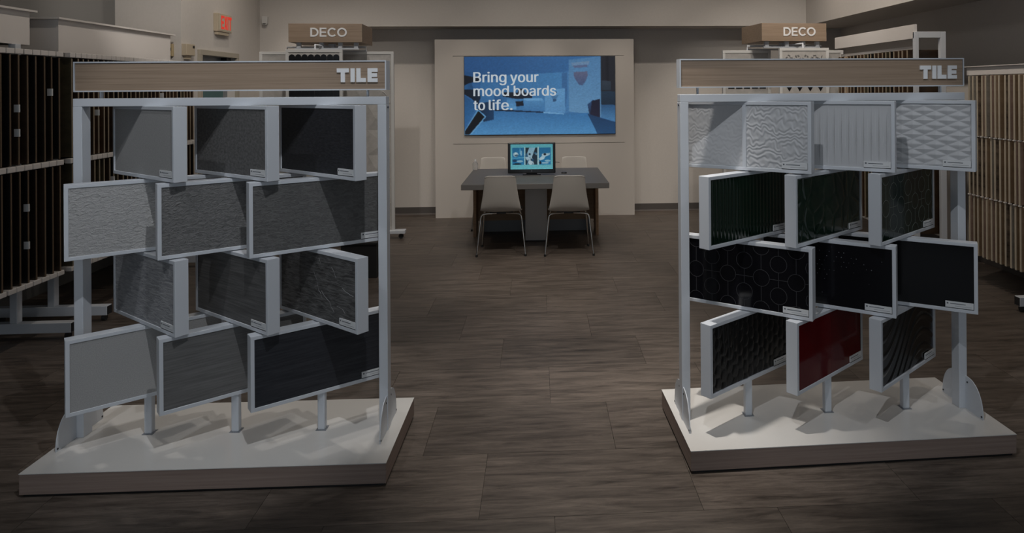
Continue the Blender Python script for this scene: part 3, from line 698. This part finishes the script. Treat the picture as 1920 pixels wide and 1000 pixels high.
def rack(label, xf, ys, ye, tiers, pal, pitch, sgn, depth=0.52, clip_w=.06, header=None, feet=(), weights=None, rails=True, clips=True, th=.0055, stick=.10, stickers=()):
    """boards hang in tiers on the line x=xf, running from ys to ye; depth goes to sgn (-1 left, +1 right)"""
    t = thing('sample_rack', label, 'sample rack', (xf, ys, 0), 0, 'sample racks along the walls')
    n = int((ye-ys)/pitch); rn = random.Random(int(ys*100)+int(abs(xf)*10))
    for ti, (z0, z1) in enumerate(tiers):
        last = None
        for i in range(n):
            k = rn.choices(range(len(pal)), weights or [1]*len(pal))[0]
            y = pitch*(i+.5)+rn.uniform(-.004, .004)
            o = board(t, pal, k, depth, z1-z0, sgn, (rn.uniform(-.004, .004), y, z0), rn.uniform(-.012, .012), th)
            if rn.random() < stick:
                hz = rn.uniform(.15, .75)*(z1-z0)
                MB().box(min(-.002*sgn, .03*sgn), max(-.002*sgn, .03*sgn), -th-.001, th+.001, hz, hz+.045).build('board_sticker', M_LABEL, o)
            for sy, sz in stickers:
                if abs(sy-ys-y) < pitch/2 and z0 < sz < z1:
                    MB().box(min(-.003*sgn, .028*sgn), max(-.003*sgn, .028*sgn), -th-.001, th+.001, sz-z0-.025, sz-z0+.025).build('board_sticker', M_LABEL, o)
            if clips: clip(t, (sgn*.018, y, z1+.002), pitch*.90, .036)
            if clips and ti == len(tiers)-1: clip(t, (sgn*.018, y, z0-.034), pitch*.90, .032)
    if rails:
        z_bot = min(a for a, z in tiers)
        for z in [z1+.006 for a, z1 in tiers]+[z_bot-.030]:
            MB().box(min(sgn*.045, sgn*.075), max(sgn*.045, sgn*.075), .01, n*pitch-.01, z, z+.026).build('rail', M_RACK, t)
    if header:
        hx, ha, hb, z0, z1 = header
        x0, x1 = sorted((hx-xf, hx-xf+sgn*.50))
        MB().box(x0, x1, ha-ys, hb-ys, z0, z1-.014).build('header_box', M_RACK, t)
        xo = (hx-xf)-sgn*.030
        xs = sorted((xo, hx-xf+sgn*.52))
        MB().box(xs[0], xs[1], ha-ys-.035, hb-ys+.035, z1-.0138, z1).build('header_lip', M_RACK, t)
    for (y, x_in, x_out, up) in feet:
        xs = sorted((x_in-xf, x_out-xf)); y -= ys
        MB().box(xs[0], xs[1], y-.03, y+.03, .045, .115).build('foot_bar', M_WHITE, t, bevel=.004)
        for x in (xs[0]+.035, xs[1]-.035): MB().tube([(x-.012, y, .0225), (x+.012, y, .0225)], .0225, 12).build('caster', M_RUBBER, t)
        MB().box(up-xf-.025, up-xf+.025, y-.025, y+.025, .115, header[3] if header else 1.9).build('upright', M_WHITE, t, bevel=.004)
        e = xs[1] if sgn < 0 else xs[0]
        MB().box(min(e, e-sgn*.004), max(e, e-sgn*.004), y-.026, y+.026, .05, .11).build('foot_end', M_DARK, t)
    return t
T2 = [(1.225, 1.950), (0.430, 1.178)]
rack('white rack of black hanging boards, the nearer of two racks on the exit sign side', -3.40, 3.88, 5.08, T2, BLACKS, .075, -1,
     header=(-3.6, 3.7, 5.04, 2.035, 2.283), feet=((4.90, -4.0, -3.22, -3.60),), weights=[5, 3, 1], stick=0, stickers=((4.70, 1.595), (4.70, 1.435), (4.76, .93), (4.76, .68), (5.0, 1.70)))
rack('white rack of dark brown hanging boards beneath a long white header near the door', -3.40, 5.15, 6.98, T2, BROWNS, .060, -1,
     header=(-3.6, 5.33, 6.89, 2.0, 2.262), feet=((5.26, -4.0, -3.20, -3.60), (6.80, -4.0, -3.20, -3.60)), weights=[3, 2, 3, 1])
T3 = [(1.275, 1.790), (0.765, 1.262), (0.245, 0.752)]
rr = rack('rack of tan, rose and mosaic sample strips with pale edges, standing nearest on the right', 3.75, 3.95, 5.80, T3, TANS, .057, 1, depth=.42, rails=False, clips=False, th=.009, stick=0,
     feet=((4.93, 3.585, 4.2, 3.80),), weights=[3, 3, 2, 3, 2])
MB().box(.02, .06, 0, 1.85, 1.795, 1.865).build('top_rail', M_RACK, rr); MB().box(.0, .10, -.01, 1.86, 1.8652, 1.872).build('top_lip', M_RACK, rr)
for z in (1.264, .754):
    b = MB()
    for i in range(32): b.box(-.008, .008, .057*(i+.5)-.012, .057*(i+.5)+.012, z, z+.009)
    b.build('tier_clips', M_RACK, rr)['kind'] = 'stuff'
f2 = rack('far rack of mixed brown boards with a white header and square end frame', 3.36, 6.0, 7.55, [(0.35, 2.035)], BROWNS+TANS[:1], .075, 1, depth=.35, clips=False, th=.009, stick=0,
     header=None, weights=[3, 3, 2, 2, 1])
MB().box(0, .03, -.08, 1.55, 2.130, 2.258).build('header_board', M_RACK, f2, bevel=.002)
b = MB().box(0, .035, -.10, -.06, 0.05, 2.19).box(.235, .285, -.10, -.06, 0.05, 2.19).box(.0355, .2345, -.10, -.06, 2.135, 2.19)
b.build('end_frame', M_WHITE, f2, bevel=.003)
MB().box(-.15, .42, -.11, -.05, 0.0, .05).build('foot_bar', M_WHITE, f2, bevel=.004)

# ================================================================== DECO TOWERS
M_WING = mat('deco_wing_white', (0.64, 0.63, 0.61), 0.45)
M_WTILE = noisy('deco_relief_tile', (0.42, 0.40, 0.375), (0.50, 0.475, 0.45), (3, 3, 3), 5, 4, .5, .2, .002)
M_BLK = mat('deco_black_mosaic', (0.008, 0.008, 0.009), 0.25)
M_MOTIF = mat('deco_motif_grey', (0.14, 0.135, 0.13), 0.5)
def wing(t, centre, yaw, w=.58, z0=.07, z1=2.14, kind='plain'):
    fr = MB()
    k = .032
    fr.box(-w/2, w/2, -.02, .02, z1-k, z1).box(-w/2, w/2, -.02, .02, z0, z0+k).box(-w/2, -w/2+k, -.02, .02, z0+k, z1-k).box(w/2-k, w/2, -.02, .02, z0+k, z1-k)
    f = fr.build('wing_frame', M_WING, t, centre, (0, 0, yaw), .002)
    iw, a, c = w/2-k, z0+k, z1-k
    if kind == 'mosaic':
        MB().box(-iw, iw, -.012, .012, a, c).build('wing_panel', M_WTILE, f)
        b = MB(); n = 8; s = 2*iw/n
        for i in range(n):
            x = -iw+s*(i+.5)
            b.prism([(x-s*.49, a+.9), (x+s*.49, a+.9), (x+s*.49, c-.05)]+[(x+s*.49*math.cos(q), c-.05+s*.45*math.sin(q)) for q in [PI*m/8 for m in range(1, 8)]]+[(x-s*.49, c-.05)], 'y', -.017-.001*(i % 2), -.0122)
        b.build('scallop_mosaic', M_BLK, f)['kind'] = 'stuff'
    elif kind == 'relief':
        MB().box(-iw, iw, -.012, .012, a, c).build('wing_panel', M_WTILE, f)
        rows = 7; hh = (c-a)/rows
        for r in range(rows):
            for cc in range(2):
                xa, xb = (-iw, 0) if cc == 0 else (0, iw); za = a+hh*r; zb = za+hh-.006
                b = MB()
                b.add([(xa+.003, -.0125, za), (xb-.003, -.0125, za), (xb-.003, -.0125, zb), (xa+.003, -.0125, zb), ((xa+xb)/2+(.04 if r % 2 else -.04), -.026, za+hh*.45)],
                      [(0, 1, 4), (1, 2, 4), (2, 3, 4), (3, 0, 4)])
                b.build('relief_tile', M_WTILE, f)
        for r in range(rows):
            zz = a+hh*r+.05
            MB().tube([(iw-.10+.085*q/6, -.030-.012*math.sin(q), zz+.10-.13*(q/6)**2) for q in range(7)], .003, 6).build('wire_hook', M_WING, f)
    else:
        MB().box(-iw, iw, -.012, .012, a, c).build('wing_panel', M_WTILE, f)
        b = MB()
        if kind == 'scallop':
            for i in range(5):
                x = -iw+.07+i*.095
                for zz in (c-.13, c-.42, c-.75, c-1.1, c-1.5):
                    b.prism([(x+.038*math.cos(q), zz+.05*math.sin(q)) for q in [PI*m/9 for m in range(10)]], 'y', -.016, -.0122)
            for k2 in range(2): b.prism(rc(-iw+.03+k2*.3, -iw+.15+k2*.3, c-.40, c-.30), 'y', -.0165, -.0162)
            b.build('scallop_motif', M_BLK, f)['kind'] = 'stuff'
        elif kind == 'floral':
            rn = random.Random(4)
            for i in range(16):
                x = -iw+.05+i*(2*iw-.1)/15; zz = c-.075+.022*math.sin(i*1.7)
                for q in range(3):
                    an = rn.uniform(0, PI); l = rn.uniform(.012, .024)
                    b.prism([(x-l*math.cos(an), zz-l*math.sin(an)), (x+.006*math.sin(an), zz-.006*math.cos(an)), (x+l*math.cos(an), zz+l*math.sin(an)), (x-.006*math.sin(an), zz+.006*math.cos(an))], 'y', -.0145-.0003*q, -.0122)
            b.build('leaf_motif', M_MOTIF, f)['kind'] = 'stuff'
            b = MB()
            for i in range(4):
                x = -iw+.08+i*.12
                b.prism([(x-.052, c-.37), (x+.052, c-.37), (x, c-.455)], 'y', -.015, -.0122)
                b.prism([(x-.052, c-.56), (x+.052, c-.56), (x, c-.645)], 'y', -.015, -.0122)
            b.build('triangle_motif', M_BLK, f)['kind'] = 'stuff'
        elif kind == 'lined':
            for zz in (c-.10, c-.16, c-.34, c-.5, c-.8): b.box(-iw, iw, -.0135, -.0122, zz, zz+.008)
            b.build('line_relief', M_WING, f)['kind'] = 'stuff'
    return f
def deco_tower(label, loc, rz, text_dx, wings):
    t = thing('deco_tower', label, 'display stand', loc, rz, 'deco towers')
    sb = MB().box(-.388, .388, -.30, .30, 2.225, 2.428).build('sign_box', M_WOOD, t, bevel=.002)
    letters('DECO', .098, .0175, .012, .008, M_LETTER, sb, (text_dx, -.3001, 2.333))
    MB().box(-.035, .035, -.035, .035, .10, 2.2245).build('mast', M_WHITE, t)
    for x, y in ((-.30, -.22), (-.06, -.22), (.14, -.22), (.31, -.22)): MB().box(x-.022, x+.022, y-.02, y+.02, 2.1665, 2.2245).build('sign_support', M_WHITE, t)
    for y in (-.24, .205): MB().box(-.34, .34, y, y+.035, 2.150, 2.166).build('support_bar', M_WHITE, t)
    for a in (0, PI/2):
        o = MB().box(-.80, .80, -.05, .05, .06, .098).build('base_bar', M_WHITE, t, (0, 0, 0.002 if a else 0), (0, 0, a), .004)
        for x in (-.75, .75): MB().tube([(x, -.014, .028), (x, .014, .028)], .028, 12).build('caster', M_RUBBER, o)
    for (cx, cy, yaw, w, kind) in wings:
        wing(t, (cx, cy, 0), yaw, w, kind=kind)
        dx, dy = cx, cy; d = math.hypot(dx, dy)
        MB().tube([(0, 0, 2.19), (dx*.97, dy*.97, 2.19), (dx*.97, dy*.97, 2.135)], .011, 8).build('hanger_arm', M_WHITE, t)
    return t
deco_tower('white revolving tower with black scallop mosaic beneath a wood DECO sign, on the exit side', (-2.33, 7.86, 0), .055, .035,
           [(-.09, -.40, .02, .585, 'mosaic'), (.38, .02, -.03, .60, 'relief'), (-.52, .05, .05, .56, 'plain')])
deco_tower('white revolving tower with leaf and triangle motifs beneath a wood DECO sign', (2.88, 7.88, 0), .085, .060,
           [(.06, -.40, -.06, .57, 'floral'), (-.42, .08, -.06, .58, 'scallop'), (.52, .05, -.1, .50, 'lined')])
bx_ = thing('floor_box', 'low black box on the floor behind the grey tile stand', 'box', (-1.60, 6.45, 0))
MB().box(-.19, .13, -.2, .2, 0, .30).build('box_body', M_RUBBER, bx_, bevel=.006); MB().box(-.20, .14, -.21, .21, .3002, .325).build('box_lid', M_RUBBER, bx_, bevel=.006)

# ================================================================== SMALL WALL FITTINGS
ex = thing('exit_sign', 'lit red EXIT sign in a beige housing high over the door', 'exit sign', (XL, 7.87, 2.462), PI/2)
MB().box(-.17, .17, -.050, 0, -.10, .10).build('housing', M_BEIGE, ex, bevel=.004)
MB().box(-.155, .155, -.052, -.0502, -.085, .085).build('face_plate', mat('exit_face', (0.55, 0.50, 0.38), .5), ex)
letters('EXIT', .150, .030, .014, .002, glow('exit_red', (196, 40, 26)), ex, (0.03, -.0522, .004), squeeze=.60)
MB().box(-.15, .11, -.040, -.003, -.135, -.1002).build('lamp_tray', M_BEIGE, ex)
kp = thing('wall_keypad', 'beige wall box with a small dark display beside the door frame', 'keypad', (XL, 7.115, 2.12), PI/2)
MB().box(-.085, .085, -.05, 0, -.058, .058).build('case', M_BEIGE, kp, bevel=.004)
MB().box(.035, .072, -.0515, -.0502, .018, .044).build('keypad_display', M_DARK, kp)
MB().box(-.05, .04, -.03, 0, -.095, -.0582).build('lower_case', M_BEIGE, kp)
sb_ = thing('alarm_sounder', 'narrow tan alarm unit on the wall just past the far rack header', 'alarm', (-3.655, 7.02, 2.115), 0)
MB().box(-.020, .022, -.035, 0, -.065, .06).build('case', mat('tan_plastic', (0.42, 0.33, 0.19), .5), sb_, bevel=.004)
MB().box(-.008, .012, -.0365, -.0352, -.01, .02).build('lens', M_DARK, sb_)
md = thing('motion_sensor', 'small white rounded motion sensor in the corner beside the DECO sign', 'sensor', (-3.49, YS, 2.60), 0)
MB().prism([(-.035, -.035)]+[(-.035+.0*k, .05) for k in range(1)]+[(.035, .05), (.035, -.035), (.022, -.058), (-.022, -.058)], 'y', -.045, 0).build('case', M_WING, md, bevel=.006)
MB().prism([(-.022, -.035), (.022, -.035), (.014, -.05), (-.014, -.05)], 'y', -.049, -.0452).build('lens', M_MOTIF, md)
